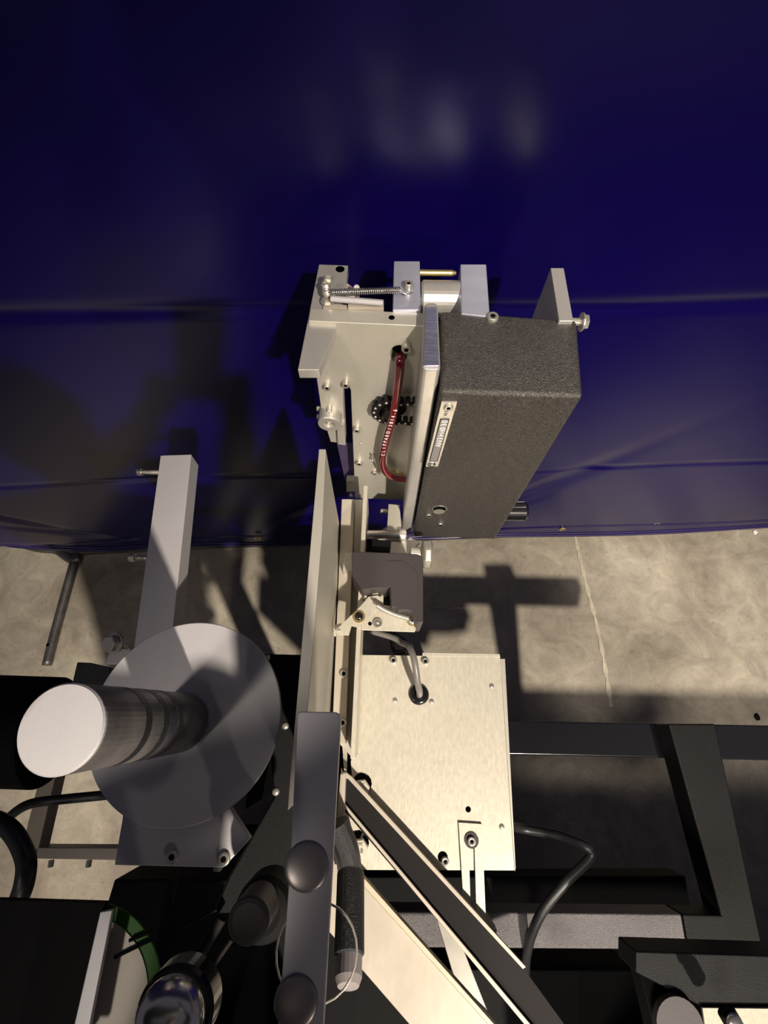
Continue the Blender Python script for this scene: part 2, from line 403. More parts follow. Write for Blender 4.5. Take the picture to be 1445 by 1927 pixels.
# power cable at right
o = link('power_cable', tube([P(940,1548,DZ+.06), P(985,1560,DZ+.10), P(1050,1572,DZ+.08), P(1100,1592,DZ+.05), P(1112,1612,DZ+.05), P(1060,1665,DZ+.06), P(1015,1725,DZ+.08), P(992,1790,DZ+.12), P(988,1850,DZ+.18)], .0072, 12), 'cable', smooth=True)
tag(o, 'thick black power cable leaving the right side of the control box and bending forward', 'cable')
# ================================================================== guide rail (channel under the sensor)
rl = thing('guide_rail', P(655,1200,.80), 'cream aluminium channel rail running front to back beside the zinc plate', 'rail')
link('web', prism([(650,940),(688,940),(668,1405),(662,1425),(630,1390)], .835, .02), 'alu_warm', rl)
link('left_flange', prism([(643,939),(667,939),(650,1400),(624,1400)], .795, .05), 'tanbar', rl, bev=.001)
link('right_flange', prism([(684,914),(692,914),(668,1428),(659,1428)], .74, .112), 'zinc', rl, bev=.0006)
socket(P(647,1268,.795), UP, .0065, .004, rl); socket(P(645,1360,.795), UP, .0065, .004, rl)
link('cross_block', prism([(648,1040),(700,1042),(700,1074),(645,1074)], .77, .05), 'alu_warm', rl)
# ================================================================== guide plate
DG = .55
gpl = tag(link('guide_plate', prism([(600,845),(613,845),(606,1000),(587,1240),(566,1500),(541,1525),(546,1460)], DG, .36), 'alu_warm', bev=.0008), 'tall thin aluminium plate standing on edge in the middle, front to back', 'plate')
# ================================================================== sensor cover and lever
def Z8(x, y): return (620+x/7.225, 1020+y/7.225)
DC = .70
sc_ = thing('sensor_unit', P(730,1110,.80), 'black plastic sensor cover with cream lever arms and a small spring', 'sensor')
cv = [(340,125),(700,140),(1180,158),(1225,172),(1262,205),(1272,260),(1275,1095),(1190,1095),(1120,950),(1050,925),(930,935),(905,890),(840,885),(832,700),(822,600),(780,640),(650,630),(440,655),(310,460),(300,180),(315,140)]
bm = plate_holes([P(*Z8(x,y),DC) for x, y in cv], [], Vector((0,0,-.07)))
link('cover', bm, 'blackplastic', sc_, bev=.0015)
bm = bmesh.new(); a, b, c = P(*Z8(700,150),DC), P(*Z8(1225,730),DC), P(*Z8(1225,250),DC)
link('raised_facet', prism([Z8(760,260),Z8(1000,250),Z8(1190,400),Z8(1215,720)], DC-.001, .0016), 'blackplastic', sc_, bev=.0005)
link('rear_block', prism([(700,1015),(736,1018),(732,1040),(700,1040)], DC+.02, .05), 'black', sc_)
DL = .735
def lev(name, pts, D, h, m='zinc'): return link(name, prism([Z8(*p) for p in pts], D, h), m, sc_, bev=.0004)
lev('base_lever', [(430,1195),(440,1150),(640,920),(700,850),(840,868),(910,900),(960,1000),(1030,1040),(1130,1000),(1170,1060),(1172,1195),(1155,1222)], DL+.004, .003)
lev('arm_lever', [(95,1180),(130,1150),(310,980),(420,870),(530,745),(650,725),(725,760),(732,800),(728,860),(640,930),(520,1060),(430,1172),(300,1140),(285,1190),(262,1268),(110,1262),(88,1225)], DL-.007, .003)
lev('lug', [(450,760),(460,700),(520,685),(680,680),(735,705),(732,860),(640,850),(510,790)], DL+.004, .003)
lev('hinge_block', [(455,680),(520,665),(700,665),(735,640),(735,690),(460,712)], DL-.008, .02)
link('shade_block', prism([Z8(730,650),Z8(840,650),Z8(850,870),Z8(740,870)], DL+.02, .02), 'blackpaint', sc_)
link('gold_washer', lathe([(0,0),(.0093,0),(.0093,.0012),(0,.0012)], P(*Z8(400,1015),DL-.007), UP, 24), 'brass', sc_)
button(P(*Z8(400,1010),DL-.0085), UP, .0062, .0035, sc_, 'blackgloss', 'pivot_screw')
ring(P(*Z8(655,1102),DL+.003), UP, .0072, .0042, .002, sc_, 'steel', 'washer')
button(P(*Z8(655,1098),DL+.003), UP, .0035, .003, sc_, 'steel', 'pivot_pin')
link('slot_mark', lathe([(.003,.0001),(0,.0003)], P(*Z8(550,1110),DL+.004), UP, 12), 'hole', sc_)
link('gold_washer', lathe([(0,0),(.0075,0),(.0075,.0012),(0,.0012)], P(*Z8(1120,1075),DL+.0), UP, 24), 'brass', sc_)
ps = button(P(*Z8(1122,1068),DL-.002), UP, .0058, .003, sc_, 'chrome', 'cross_head_screw')
for a in (0, 1): link('cross_slot', cyl(P(*Z8(1122,1068),DL-.0048)+Vector((-.003 if a else 0, 0 if a else -.003,0)), P(*Z8(1122,1068),DL-.0048)+Vector((.003 if a else 0, 0 if a else .003,0)), .0006, 6), 'hole', ps)
for x, y in ((130,1200),(487,735)): button(P(*Z8(x,y),DL-.007), UP, .0024, .0015, sc_, 'steel', 'rivet')
sp = spline([P(*Z8(650,865),DL-.019), P(*Z8(760,930),DL-.018), P(*Z8(900,990),DL-.015), P(*Z8(1075,1040),DL-.010)], 40)
pts = []; N = len(sp)
for i in range(N-1):
    t = (sp[i+1]-sp[i]).normalized(); x, y, z = frame(t)
    for k in range(5):
        a = (i*5+k)*2*math.pi/10
        pts.append(sp[i].lerp(sp[i+1], k/5)+(x*math.cos(a)+y*math.sin(a))*.0034)
link('tension_spring', tube(pts, .0008, 5, k=0), 'steel', sc_, smooth=True)
link('spring_core', tube(sp[::10], .0030, 8, k=3), 'steel', sc_, smooth=True)
link('spring_hook', tube([P(*Z8(575,775),DL-.009), P(*Z8(610,815),DL-.016), P(*Z8(650,865),DL-.019)], .0014, 8), 'chrome', sc_, smooth=True)
lev('front_edge', [(60,1130),(95,1120),(160,1100),(95,1190),(90,1270),(55,1270)], DL+.006, .01)
# knob on far side
kn = thing('clamp_knob', P(803,1043,.86), 'worn steel hand knob beside the lower corner of the grey motor cover', 'knob')
kc = P(803,1043,.80)
link('grip', lathe([(0,-.009),(.022,-.009),(.026,-.005),(.026,.005),(.022,.009),(0,.009)], kc, X, 8), 'steel', kn, bev=.002)
link('shaft', cyl(P(772,1040,.80), kc, .011, 16), 'alu_warm', kn)
link('handle_plate', prism([(745,1030),(772,1012),(790,1020),(760,1050)], .82, .012), 'alu', kn)
# ================================================================== applicator head
DH = .42
hA = P(580,603,DH); hB = P(790,613,DH)
hd = (hB-hA).normalized(); hn = Vector((hd.y, -hd.x, 0))         # toward camera
hd_t = thing('applicator_head', PV(700,935,hA,hB), 'silver and grey applicator head hanging in front of the tarp, with spring, chain and arms', 'machine head')
T = hd_t
face = [(580,604),(812,614),(790,942),(668,938),(660,735),(656,727),(646,727),(646,760),(650,835),(622,832),(612,800),(604,770)]
bm = plate_holes([PV(u,v,hA,hB) for u,v in face], [[PV(750+15*math.cos(a)*1.05,667+17*math.sin(a),hA,hB) for a in [i*math.pi/8 for i in range(16)]]], -hn*.020)
link('face_plate', bm, 'alu_warm', T, bev=.0012)
link('left_ledge', prism([(600,497),(655,499),(650,545),(625,640),(600,696),(560,696)], DH+.006, .014), 'alu', T, bev=.001)
socketp = P(640,507,DH+.006)
link('arm_hole', lathe([(.0055,.0004),(0,.0004)], socketp, UP, 16), 'hole', T)
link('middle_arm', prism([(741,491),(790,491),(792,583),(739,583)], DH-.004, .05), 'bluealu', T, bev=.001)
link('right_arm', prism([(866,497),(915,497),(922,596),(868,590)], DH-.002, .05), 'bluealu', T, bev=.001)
ca = P(791,562,DH+.02); cbp = P(866,563,DH+.02)
link('roller', cyl(ca, cbp, .021, 32), 'alu', T, smooth=False)
ra = P(788,513,DH+.004); rb = P(858,514,DH+.004)
link('pin', lathe([(0,0),(.0036,0),(.0036,(rb-ra).length-.005),(.002,(rb-ra).length),(0,(rb-ra).length)], ra, rb-ra, 14), 'brass', T, smooth=False)
link('bar_stop', prism([(655,566),(722,566),(722,578),(655,578)], DH-.003, .012), 'tanbar', T)
link('slide_bar', cyl(P(622,562,DH-.012), P(721,570,DH-.012), .0035, 12), 'anod', T)
link('slide_block', prism([(608,572),(655,574),(655,584),(608,582)], DH+.002, .015), 'tanbar', T)
link('cam_block', prism([(648,528),(664,540),(676,556),(650,560)], DH+.01, .015), 'tanbar', T, bev=.001)
link('peg', cyl(P(671,560,DH+.02), P(671,541,DH-.012), .0035, 12), 'anod', T)
# screw stack and spring
for i, (u, v) in enumerate(((616,537),(614,548),(616,560))):
    p = P(u, v, DH-.002-.006*(2-i)*.5)
    link('stack_screw', lathe([(0,0),(.0035,0),(.0035,.004),(.0045,.004),(.0058,.0065),(.0058,.010),(.004,.012),(.002,.012),(.0018,.0105),(0,.0105)], p, UP if i else UP+X*.2, 14), 'steel', T)
hexbolt(P(616,567,DH), UP, .0062, .005, T)
s0, s1 = P(625,550,DH-.016), P(755,546,DH-.016)
link('tension_spring', helix(s0, s1, .0033, .0007, 34), 'chrome', T, smooth=True)
link('spring_hook', tube([s1, P(758,550,DH-.013), P(765,554,DH-.011), P(775,551,DH-.011), P(776,545,DH-.013)], .0008, 6), 'chrome', T, smooth=True)
link('spring_hook', tube([s0, P(619,551,DH-.014), P(615,548,DH-.012)], .0008, 6), 'chrome', T, smooth=True)
socket(P(768,545,DH-.004), UP, .0048, .010, T)
link('top_screw_hole', lathe([(.0035,.0004),(0,.0004)], P(737,598,DH), UP, 12), 'steel', T)
def FP(u, v, off=0.): return PV(u, v, hA+hn*off, hB+hn*off)
for u, v, r_, h_ in ((616,723,.0052,.008),(651,718,.0052,.008),(620,767,.0052,.010),(672,803,.0055,.009),(676,867,.006,.008),(765,650,.0062,.008),(705,887,.0045,.006)):
    socket(FP(u, v), hn, r_, h_, T)
link('collar', lathe([(0,.013),(.0085,.013),(.0085,.020),(.016,.020),(.017,.018),(.017,0),(0,0)], FP(622,778), hn, 28), 'alu', T, smooth=False)
link('collar_bore', lathe([(.0085,.0142),(0,.0142)], FP(622,778), hn, 18), 'steel', T)
for u, v in ((598,775),(597,790)): hexbolt(FP(606,v-6,-.008), -hd, .004, .008, T, washer=False, name='side_screw')
button(FP(619,804,.006), hn, .005, .005, T, name='lower_screw')
link('slot_lip', wall([(634,800),(648,800),(650,838),(636,836)], hA+hn*.008, hB+hn*.008, .01), 'alu_warm', T)
button(FP(679,835), hn, .0022, .002, T, name='small_screw')
# clip pin
link('cotter_pin', tube([FP(702,857,.012), FP(707,872,.012), FP(714,892,.008)], .0012, 8), 'chrome', T, smooth=True)
button(FP(702,856), hn, .0035, .013, T, name='pin_head')
# inner plate to right behind hose, ring fitting
ring(FP(745,893), hn, .014, .010, .004, T, 'brass', 'fitting_ring')
link('recess', lathe([(.0165,.0003),(0,.0003)], FP(750,667,-.018), hn, 20), 'hole', T)
# chain and sprocket
ck = FP(737,765,.004)
link('sprocket', lathe([(0,0),(.021,0),(.021,.003),(.012,.004),(.012,.016),(.0105,.018),(0,.018)], ck, hn, 24), 'darkweb', T)
lk = []
for i in range(9):
    a = math.radians(60+i*24); lk.append(ck+(hd*math.cos(a)+UP*math.sin(a))*.0245+hn*.006)
top = lk[0]; bot = lk[-1]
pth = [top+hd*.0095*k+UP*.001*k for k in range(4, 0, -1)]+lk+[bot+hd*.0095*k for k in range(1, 6)]
for i, p in enumerate(pth):
    c_ = link('chain_roller', cyl(p-hn*.006, p+hn*.006, .0036, 10), 'darkweb', T)
    button(p+hn*.006, hn, .0022, .0015, c_, 'steel', 'link_pin')
    if i+1 < len(pth):
        q = pth[i+1]; d_ = (q-p); s_ = d_.cross(hn).normalized()*.0038
        for off in ((.0048,) if i % 2 else (.0035,)):
            bm = bmesh.new(); e = d_*.28
            extr(bm, [p-e*.5-s_+hn*off, p-e-s_*0+hn*off, p-e*.5+s_+hn*off, q+e*.5+s_+hn*off, q+e+hn*off, q+e*.5-s_+hn*off], hn*.0012)
            link('chain_link', bm, 'darkweb', T)
# side plate
sideA = prism([(799,573),(805,569),(819,569),(824,574),(829,690),(825,695),(800,695),(794,690)], .402, .455)
link('side_plate', sideA, 'alu', T, bev=.002)
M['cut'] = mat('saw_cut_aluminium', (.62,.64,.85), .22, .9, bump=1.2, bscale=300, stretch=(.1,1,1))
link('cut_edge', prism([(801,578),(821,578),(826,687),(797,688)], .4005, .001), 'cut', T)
# lower small bracket and screw
link('lower_bracket', prism([(731,948),(752,950),(757,1012),(727,1012)], .80, .06), 'alu_warm', T, bev=.001)
bA = P(728,945,.76); 
socket(P(728,962,.83), -X, .004, .012, T)
link('cross_shaft', cyl(P(688,1008,.80), P(765,1008,.80), .0095, 18), 'chrome', T)
ring(P(762,1008,.80), -X, .013, .0095, .010, T, 'alu', 'shaft_collar')
link('mount_block', prism([(727,1018),(765,1018),(765,1056),(727,1056)], .80, .06), 'alu_warm', T, bev=.001)
link('bearing_block', prism([(690,1015),(712,1018),(712,1040),(690,1040)], .80, .06), 'black', T, bev=.001)
# far fin plate
link('fin_plate', prism([(1036,504),(1061,504),(1079,604),(1052,604)], .415, .22), 'alu', T, bev=.0008)
hexbolt(P(1093,606,.44), X, .0088, .008, T, name='hex_bolt')
link('bolt_shank', cyl(P(1060,604,.44), P(1094,606,.44), .0045, 12), 'steel', T)
# inner left strip seen through the slot, and small foot tab
link('clear_strip', wall([(634,835),(664,835),(667,925),(655,930)], hA-hn*.03, hB-hn*.03, .003), mat('smoky_clear_strip', (.10,.08,.16), .25, 0, .6, alpha=.55), T)
link('foot_tab', wall([(652,905),(667,905),(667,925),(652,925)], hA-hn*.012, hB-hn*.012, .012), 'tanbar', T)
socket(FP(661,930,-.012), hn, .004, .006, T)
# ---- grey cover box
box = thing('motor_cover', P(960,900,.80), 'dark grey textured motor cover box bolted right of the side plate', 'cover')
ctop = [P(u,v,DH) for u,v in ((829,583),(1086,601),(1098,746),(829,737))]
bm = bmesh.new(); extr(bm, ctop, Vector((0,0,-.425))); link('housing', bm, 'cover', box, bev=.005, seg=3)
fA, fB = ctop[3], ctop[2]; fd = (fB-fA).normalized(); fn = Vector((fd.y, -fd.x, 0))
def BP(u, v, off=0.): return PV(u, v, fA+fn*off, fB+fn*off)
np_ = thing('x', (0,0,0), '', '') if False else None
pl = link('name_plate', wall([(831,757),(860,757),(824,878),(801,878)], fA+fn*.0015, fB+fn*.0015, .0014), 'label', box)
link('grey_field', wall([(829,789),(845,789),(823,868),(808.5,868)], fA+fn*.0022, fB+fn*.0022, .0006), 'labelgrey', pl)
ql = [(829,789),(845,789),(823,868),(808.5,868)]
for i in range(4):
    a, b = BP(*ql[i], .0023), BP(*ql[(i+1) % 4], .0023); link('border_line', cyl(a, b, .0005, 5), 'ink', pl)
chars = '0E0H4ENV'
for i, ch in enumerate(chars):
    t = (i+.6)/12.2
    c = BP(837+(816-837)*t, 790+78*t, .0024)
    text(ch, .0100, c, -UP, fd, 'white', pl, 'embossed_character')
for i, ch in enumerate('SN:'):
    c = BP(839.5-i*1.6, 775+i*5, .0016); text(ch, .006, c, -UP, fd, 'ink', pl, 'printed_character')
socket(BP(844,765,.0015), fn, .0052, .003, box, 'steel', 'plate_screw')
button(BP(812,873,.0015), fn, .0058, .003, box, 'chrome', 'plate_rivet')
for u, v in ((807,969),(829,986)):
    socket(BP(u,v), fn, .0055, .003, box, 'chrome', 'plate_screw')
ring(BP(827,957,-.001), fn, .0125, .0105, .0014, box, 'steel', 'hole_rim')
link('hole_disc', lathe([(.0105,.0012),(0,.0012)], BP(827,957), fn, 20), 'hole', box)
link('plug_lip', lathe([(.0095,.0018),(0,.0018)], BP(826,961), fn, 20), 'alu_warm', box)
socket(P(926,600,DH), UP, .0068, .005, box)
# knob at right behind cover
k0, k1 = P(925,962,.80), P(991,962,.80)
kb = link('knob', lathe([(0,0),(.017,0),(.018,.003),(.018,(k1-k0).length-.005),(.014,(k1-k0).length),(0,(k1-k0).length)], k0, k1-k0, 24), 'blackgloss', box, smooth=False)
for i in range(8):
    a = i*math.pi/4; x, y, z = frame(k1-k0); c = (x*math.cos(a)+y*math.sin(a))*.018
    link('flute', cyl(k0+c+z*.006, k1+c-z*.006, .0016, 6), 'blackgloss', kb)
# ---- red hose
hs = thing('red_hose', FP(722,850,.02), 'dark red air hose with white lettering running down the face plate', 'hose')
hp = [FP(754,668,-.012), FP(753,676,.010), FP(752,700,.016), FP(746,745,.020), FP(737,790,.022), FP(725,835,.022), FP(719,868,.022), FP(726,888,.020), FP(741,899,.018), FP(762,902,.014)]
link('tube', tube(hp, .0058, 16), 'hose', hs, smooth=True)
s_ = 'CLIPPARD/3814-6'; path = spline([FP(720.8,856,.0285), FP(723.5,838,.029), FP(728,822,.0288), FP(734,804,.0285), FP(739,788,.028), FP(744.5,771,.027)], 12)
for i, ch in enumerate(s_):
    t = i/(len(s_)-1)*(len(path)-2); k = int(t); p = path[k].lerp(path[k+1], t-k)
    text(ch, .0080, p, (path[k+1]-path[k]), Vector((-1,0,.25)), 'white', hs, 'printed_character')
# ================================================================== upper left square bar
DQ = .70
sq = thing('square_bar', P(310,1030,DQ+.03), 'long square aluminium bar at upper left pointing towards the tarp', 'bar')
link('bar', prism([(302,857),(360,855),(324,1195),(318,1260),(245,1270),(253,1210)], DQ, .036), 'anod', sq, bev=.001)
for u, v, l in ((300,889,.030),(274,1050,.018)):
    a = P(u+3, v, DQ+.014); d_ = -X
    s = link('thumb_screw', cyl(a, a+d_*l, .0034, 12), 'steel', sq)
    e = a+d_*l
    link('knurled_head', lathe([(0,0),(.0058,0),(.0062,.001),(.0062,.008),(.005,.0095),(0,.0095)], e, d_, 16), 'steel', s)
    for k in range(5): link('thread', lathe([(.0034,0),(.0040,.0008),(.0034,.0016)], a+d_*(.004+k*.003), d_, 12), 'steel', s)
# small clamp left of the bar
cl = thing('bar_clamp', P(200,1250,DQ+.08), 'black clamp block with a hex bolt behind the grey reel disc', 'clamp')
link('clamp_arm', prism([(180,1262),(230,1280),(360,1440),(360,1480),(310,1480),(180,1300)], DQ+.06, .03), 'blackpaint', cl)
link('block', prism([(145,1246),(170,1247),(205,1255),(212,1300),(133,1297)], DQ+.05, .05), 'blackpaint', cl, bev=.001)
link('bracket', prism([(205,1228),(215,1222),(245,1218),(250,1250),(198,1250)], DQ+.04, .03), 'anod', cl, bev=.001)
hexbolt(P(217,1211,DQ+.02), Vector((-.3,-.2,1)), .012, .014, cl)
link('bolt_shank', cyl(P(217,1211,DQ+.02), P(235,1222,DQ+.07), .006, 12), 'steel', cl)
# ================================================================== reel disc and spindle
DD = .62
pts = [P(u,v,DD) for u,v in ((163,1430),(528,1335),(410,1172),(318,1566),(497,1240),(505,1440),(230,1520))]
# algebraic circle fit
def circfit(ps):
    import numpy as np
    A_ = np.array([[p.x, p.y, 1] for p in ps]); b_ = np.array([-(p.x**2+p.y**2) for p in ps])
    s = np.linalg.lstsq(A_, b_, rcond=None)[0]; return Vector((-s[0]/2, -s[1]/2, ps[0].z)), math.sqrt(s[0]**2/4+s[1]**2/4-s[2])
dc, dr = circfit(pts)
rd = thing('reel_disc', dc, 'round grey reel disc with a thick worn spindle at the left', 'reel')
link('disc', lathe([(0,-.006),(dr-.001,-.006),(dr,-.005),(dr,-.001),(dr-.001,0),(0,0)], dc, UP, 96), 'anod', rd)
tip = P(116,1371,.395); base = Vector((tip.x, tip.y, dc.z))
print('DISC', dc, dr, 'TIP', tip)
base = base.lerp(dc, .6); base.z = dc.z
ax = tip-base; L = ax.length
M['spindle'] = mat('worn_rubber_and_steel_sleeve', (.22,.20,.19), .42, .3, col2=(.035,.035,.045), vscale=14, bump=.25, bscale=90)
rs = .0318
link('spindle', lathe([(0,0),(rs*.97,0),(rs*.97,L*.02),(rs,L*.03),(rs,L-.003),(rs-.002,L-.0005),(0,L-.0005)], base, ax, 48), 'spindle', rd)
link('spindle_cap', lathe([(0,0),(rs*.985,0),(rs*1.0,.001),(rs*1.0,.003),(rs*.96,.0045),(0,.0045)], base+ax*(1-.003/L), ax, 48), 'anod', rd)
link('base_ring', lathe([(rs*.9,0),(rs*1.06,0),(rs*1.06,.003),(rs*.9,.003)], base, UP, 40), 'anod', rd)
for f_ in (.35, .5, .66):
    link('sleeve_band', lathe([(rs*.9,0),(rs*1.008,0),(rs*1.008,.012),(rs*.9,.012)], base+ax*f_, ax, 48), 'blackpaint', rd)
# plate under the disc
bp_ = thing('mounting_plate', P(330,1580,DD+.05), 'light aluminium mounting plate sticking out under the front of the grey disc', 'plate')
link('plate', prism([(236,1450),(230,1541),(215,1628),(420,1633),(470,1578),(420,1500)], DD+.02, .012), 'anod', bp_, bev=.001)
for u, v in ((325,1612),(422,1616)): socket(P(u,v,DD+.02), UP, .0068, .004, bp_)
link('nut', prism([(402,1630),(414,1630),(413,1641),(401,1640)], DD+.034, .01), 'chrome', bp_)
link('under_column', prism([(300,1440),(400,1440),(400,1560),(300,1560)], DD+.034, 1.046), 'black', bp_)
tubebar('black_side_plate', [(492,1230),(572,1232),(556,1720),(400,1720),(430,1650),(515,1500)], DD+.14, .012, 'blackshaded', 'black mounting plate between the grey disc and the tall aluminium plate', 'plate')
for u, v in ((503,1238),(537,1366),(519,1490)):
    o = button(P(u,v,DD+.14), UP, .005, .003, None, 'steel', 'round_screw')
    tag(o, {503:'bright round screw at the back corner of the black side plate',537:'bright round screw in the middle of the black side plate',519:'bright round screw at the front of the black side plate'}[u], 'screw')
# ================================================================== front bar with big bolts
DFb = .44
fb = thing('front_bar', P(580,1640,DFb+.01), 'flat aluminium bar nearest the camera with two large dome bolts', 'bar')
link('bar', prism([(566,1339),(632,1340),(639,1344),(641,1352),(605,1990),(518,1990),(545,1640),(560,1343)], DFb, .012), 'anod', fb, bev=.001)
button(P(577,1630,DFb), UP, .0165, .0028, fb, 'domesteel', 'dome_bolt'); button(P(557,1885,DFb), UP, .0150, .0028, fb, 'domesteel', 'dome_bolt')
# ================================================================== diagonal links
dl = thing('channel_link', P(820,1690,.62), 'U channel with shade painted into its web, running diagonally across the front of the zinc plate', 'link')
link('web', prism([(644,1470),(660,1470),(985,1822),(1085,1960),(1035,1980),(636,1512)], .842, .003), 'darkweb', dl)
link('flange', prism([(650,1453),(662,1462),(990,1820),(984,1824),(655,1466),(643,1462)], .833, .012), 'tanbar', dl, bev=.0006)
link('flange', prism([(638,1508),(645,1508),(1038,1975),(1026,1975)], .833, .012), 'tanbar', dl, bev=.0006)
link('end_cap', prism([(640,1456),(651,1453),(648,1530),(632,1560)], .826, .02), 'tanbar', dl, bev=.002)
wl = thing('wide_link', P(760,1800,.72), 'wide scuffed cream bar running diagonally at bottom centre', 'link')
link('bar', prism([(590,1562),(935,1945),(785,1945),(590,1720)], .848, .006), 'tanbar', wl, bev=.001)
link('raised_edge', prism([(590,1553),(596,1553),(945,1945),(935,1945),(590,1562)], .838, .018), 'wood', wl)
o = link('brace', prism([(797,1648),(836,1690),(862,1760),(918,1903),(855,1843)], .846, .004), 'bracegrey', bev=.001)
tag(o, 'polished flat brace between the dark channel and the wide cream bar', 'brace')
link('ribbed_hose', tube([P(632,1550,.79), P(652,1600,.80), P(660,1650,.83)], .017, 14), 'blackpaint')
bpy.data.objects['ribbed_hose']['label'] = 'short ribbed black hose left of the lower marked bolt'; bpy.data.objects['ribbed_hose']['category'] = 'hose'
rp = thing('rod_handle', P(655,1760,.60), 'dark round rod with a pale rounded tip beside the front bar', 'rod')
link('rod', cyl(P(660,1640,.64), P(657,1800,.60), .0145, 20), 'blackpaint', rp)
e0 = P(657,1800,.60); e1 = P(655,1862,.585)
link('tip', lathe([(0,0),(.0125,0),(.0125,(e1-e0).length-.008),(.010,(e1-e0).length-.002),(0,(e1-e0).length)], e0, e1-e0, 20), 'clear', rp, smooth=False)
o = ring(P(596,1790,.50), UP, .033, .0315, .002, None, 'steel', 'clear_disc'); tag(o, 'thin clear ring edge peeking out right of the front bar', 'ring')
# ================================================================== left frame
DLF = .92
lf = thing('left_frame', P(130,1600,DLF+.05), 'pale rectangular bar frame below the spindle tip at left', 'frame')
link('long_bar', prism([(80,1440),(109,1440),(68,1614),(60,1614),(42,1590)], DLF, .03), 'wood', lf, bev=.001)
link('cross_bar', prism([(68,1595),(420,1597),(417,1622),(64,1616)], DLF, .03), 'tanbar', lf, bev=.001)
for u in (97,168): link('cross_bar_screw', cyl(P(u,1618,DLF+.012), P(u-2,1632,DLF+.012), .004, 10), 'steel', lf)
rb_ = thing('black_roll', P(20,1375,.80), 'black roll at the left edge behind the spindle tip', 'roll')
r0, r1 = P(-140,1368,.80), P(98,1376,.80)
link('core', lathe([(0,0),(.074,0),(.076,.003),(.076,(r1-r0).length-.003),(.074,(r1-r0).length),(0,(r1-r0).length)], r0, r1-r0, 48), 'black', rb_, smooth=False)
button(P(62,1467,.82), UP, .004, .003, rb_, name='round_screw')
o = link('loop_cable', tube([P(-60,1540,.78), P(-10,1543,.77), P(25,1568,.76), P(48,1615,.75), P(46,1660,.75), P(33,1700,.76), P(20,1740,.78)], .0115, 12), 'cable', smooth=True)
tag(o, 'thick black cable bending down at the left edge', 'cable')
o = link('cross_cable', tube([P(-40,1580,.83), P(0,1555,.82), P(30,1527,.81), P(60,1512,.80), P(110,1505,.80), P(190,1497,.80), P(250,1490,.82)], .0065, 12), 'cable', smooth=True)
tag(o, 'thinner black cable crossing over the pale left frame', 'cable')
# bottom left: dial disc with green rim, panel, knobs
gd = thing('green_rimmed_disc', P(150,1900,.72), 'cream disc with a green rim at bottom left, partly covered by a black panel', 'disc')
gpts = [P(u,v,.68) for u,v in ((205,1703),(247,1722),(283,1772),(300,1830),(302,1880))]
gc_, gr_ = circfit(gpts)
print('GREEN', gc_, gr_)
link('rim', lathe([(0,-.004),(gr_,-.004),(gr_,0),(gr_-.012,0),(gr_-.012,.0004),(0,.0004)], gc_, UP, 80), 'green', gd)
link('face', lathe([(0,0),(gr_-.0125,0),(gr_-.0125,.0015),(0,.0015)], gc_, UP, 80), 'cream', gd)
for a, b in (((215,1802),(285,1768)),((243,1770),(286,1752))):
    link('pointer', cyl(P(*a,.675), P(*b,.675), .0018, 8), 'black', gd)
pn = thing('machine_guard', P(80,1830,.70), 'black panel with a grey edge strip at the bottom left corner', 'panel')
link('panel', prism([(-120,1690),(198,1700),(185,1725),(150,1960),(-120,1960)], .66, .01), 'black', pn)
link('edge_strip', prism([(188,1716),(212,1712),(163,1960),(132,1960)], .655, .006), 'anod', pn, bev=.001)
ck_ = thing('chrome_knob', P(322,1905,.50), 'round chrome knob at the bottom edge, right of the green rimmed disc', 'knob')
link('dome', lathe([(.026,-.03),(.026,0),(.0255,.004),(.022,.010),(.014,.014),(0,.0155)], P(320,1915,.50), UP, 40), 'chrome', ck_, smooth=True)
link('collar', lathe([(0,-.03),(.030,-.03),(.030,-.008),(.028,-.004),(.024,-.004)], P(322,1915,.50), UP, 40), 'blackgloss', ck_, smooth=False)
bk_ = thing('round_black_knob', P(465,1740,.60), 'round matt black knob in the shadow left of the front bar', 'knob')
link('cap', lathe([(.0175,-.05),(.0175,-.004),(.016,-.001),(.013,0),(0,.0008)], P(466,1735,.52), UP, 36), 'blackplastic', bk_, smooth=False)
link('body', lathe([(0,-.08),(.027,-.08),(.027,-.04),(.024,-.03),(.018,-.028)], P(478,1740,.54), UP, 36), 'black', bk_)
for a, b, r_, lb in (((343,1855),(418,1728),.006,'thick dark steel rod slanting left of the round black knob'),((394,1828),(436,1768),.0028,'thin dark steel rod slanting below the round black knob'),((323,1697),(333,1636),.003,'thin steel rod hanging in front of the mounting plate'),((330,1750),(408,1712),.0016,'very thin wire rod left of the round black knob')):
    o = link('steel_rod', cyl(P(*a,.74), P(*b,.74), r_, 12), 'darkweb'); tag(o, lb, 'rod')
# ================================================================== bottom right
br = thing('corner_bracket', P(1320,1860,.70), 'black box section at the bottom right corner with a slanted foot', 'bracket')
link('box', prism([(1196,1790),(1500,1800),(1500,1896),(1322,1896),(1196,1830)], .78, .05), 'blackshaded', br, bev=.002)
link('upright', prism([(1196,1800),(1260,1830),(1330,1900),(1330,1960),(1235,1960)], .80, .03), 'black', br, bev=.002)
link('round_boss', lathe([(0,0),(.028,0),(.028,.01),(0,.01)], P(1272,1925,.78), UP, 30), 'blackplastic', br)
cp = thing('corner_plate', P(1380,1920,.80), 'cream zinc plate at the very bottom right corner with a black pin', 'plate')
link('plate', prism([(1322,1897),(1500,1899),(1500,1990),(1334,1990)], .775, .003), 'corner', cp)
link('pin', cyl(P(1365,1900,.74), P(1385,1935,.74), .010, 14), 'black', cp)
button(P(1382,1925,.725), UP, .009, .005, cp, 'chrome', 'pin_head')

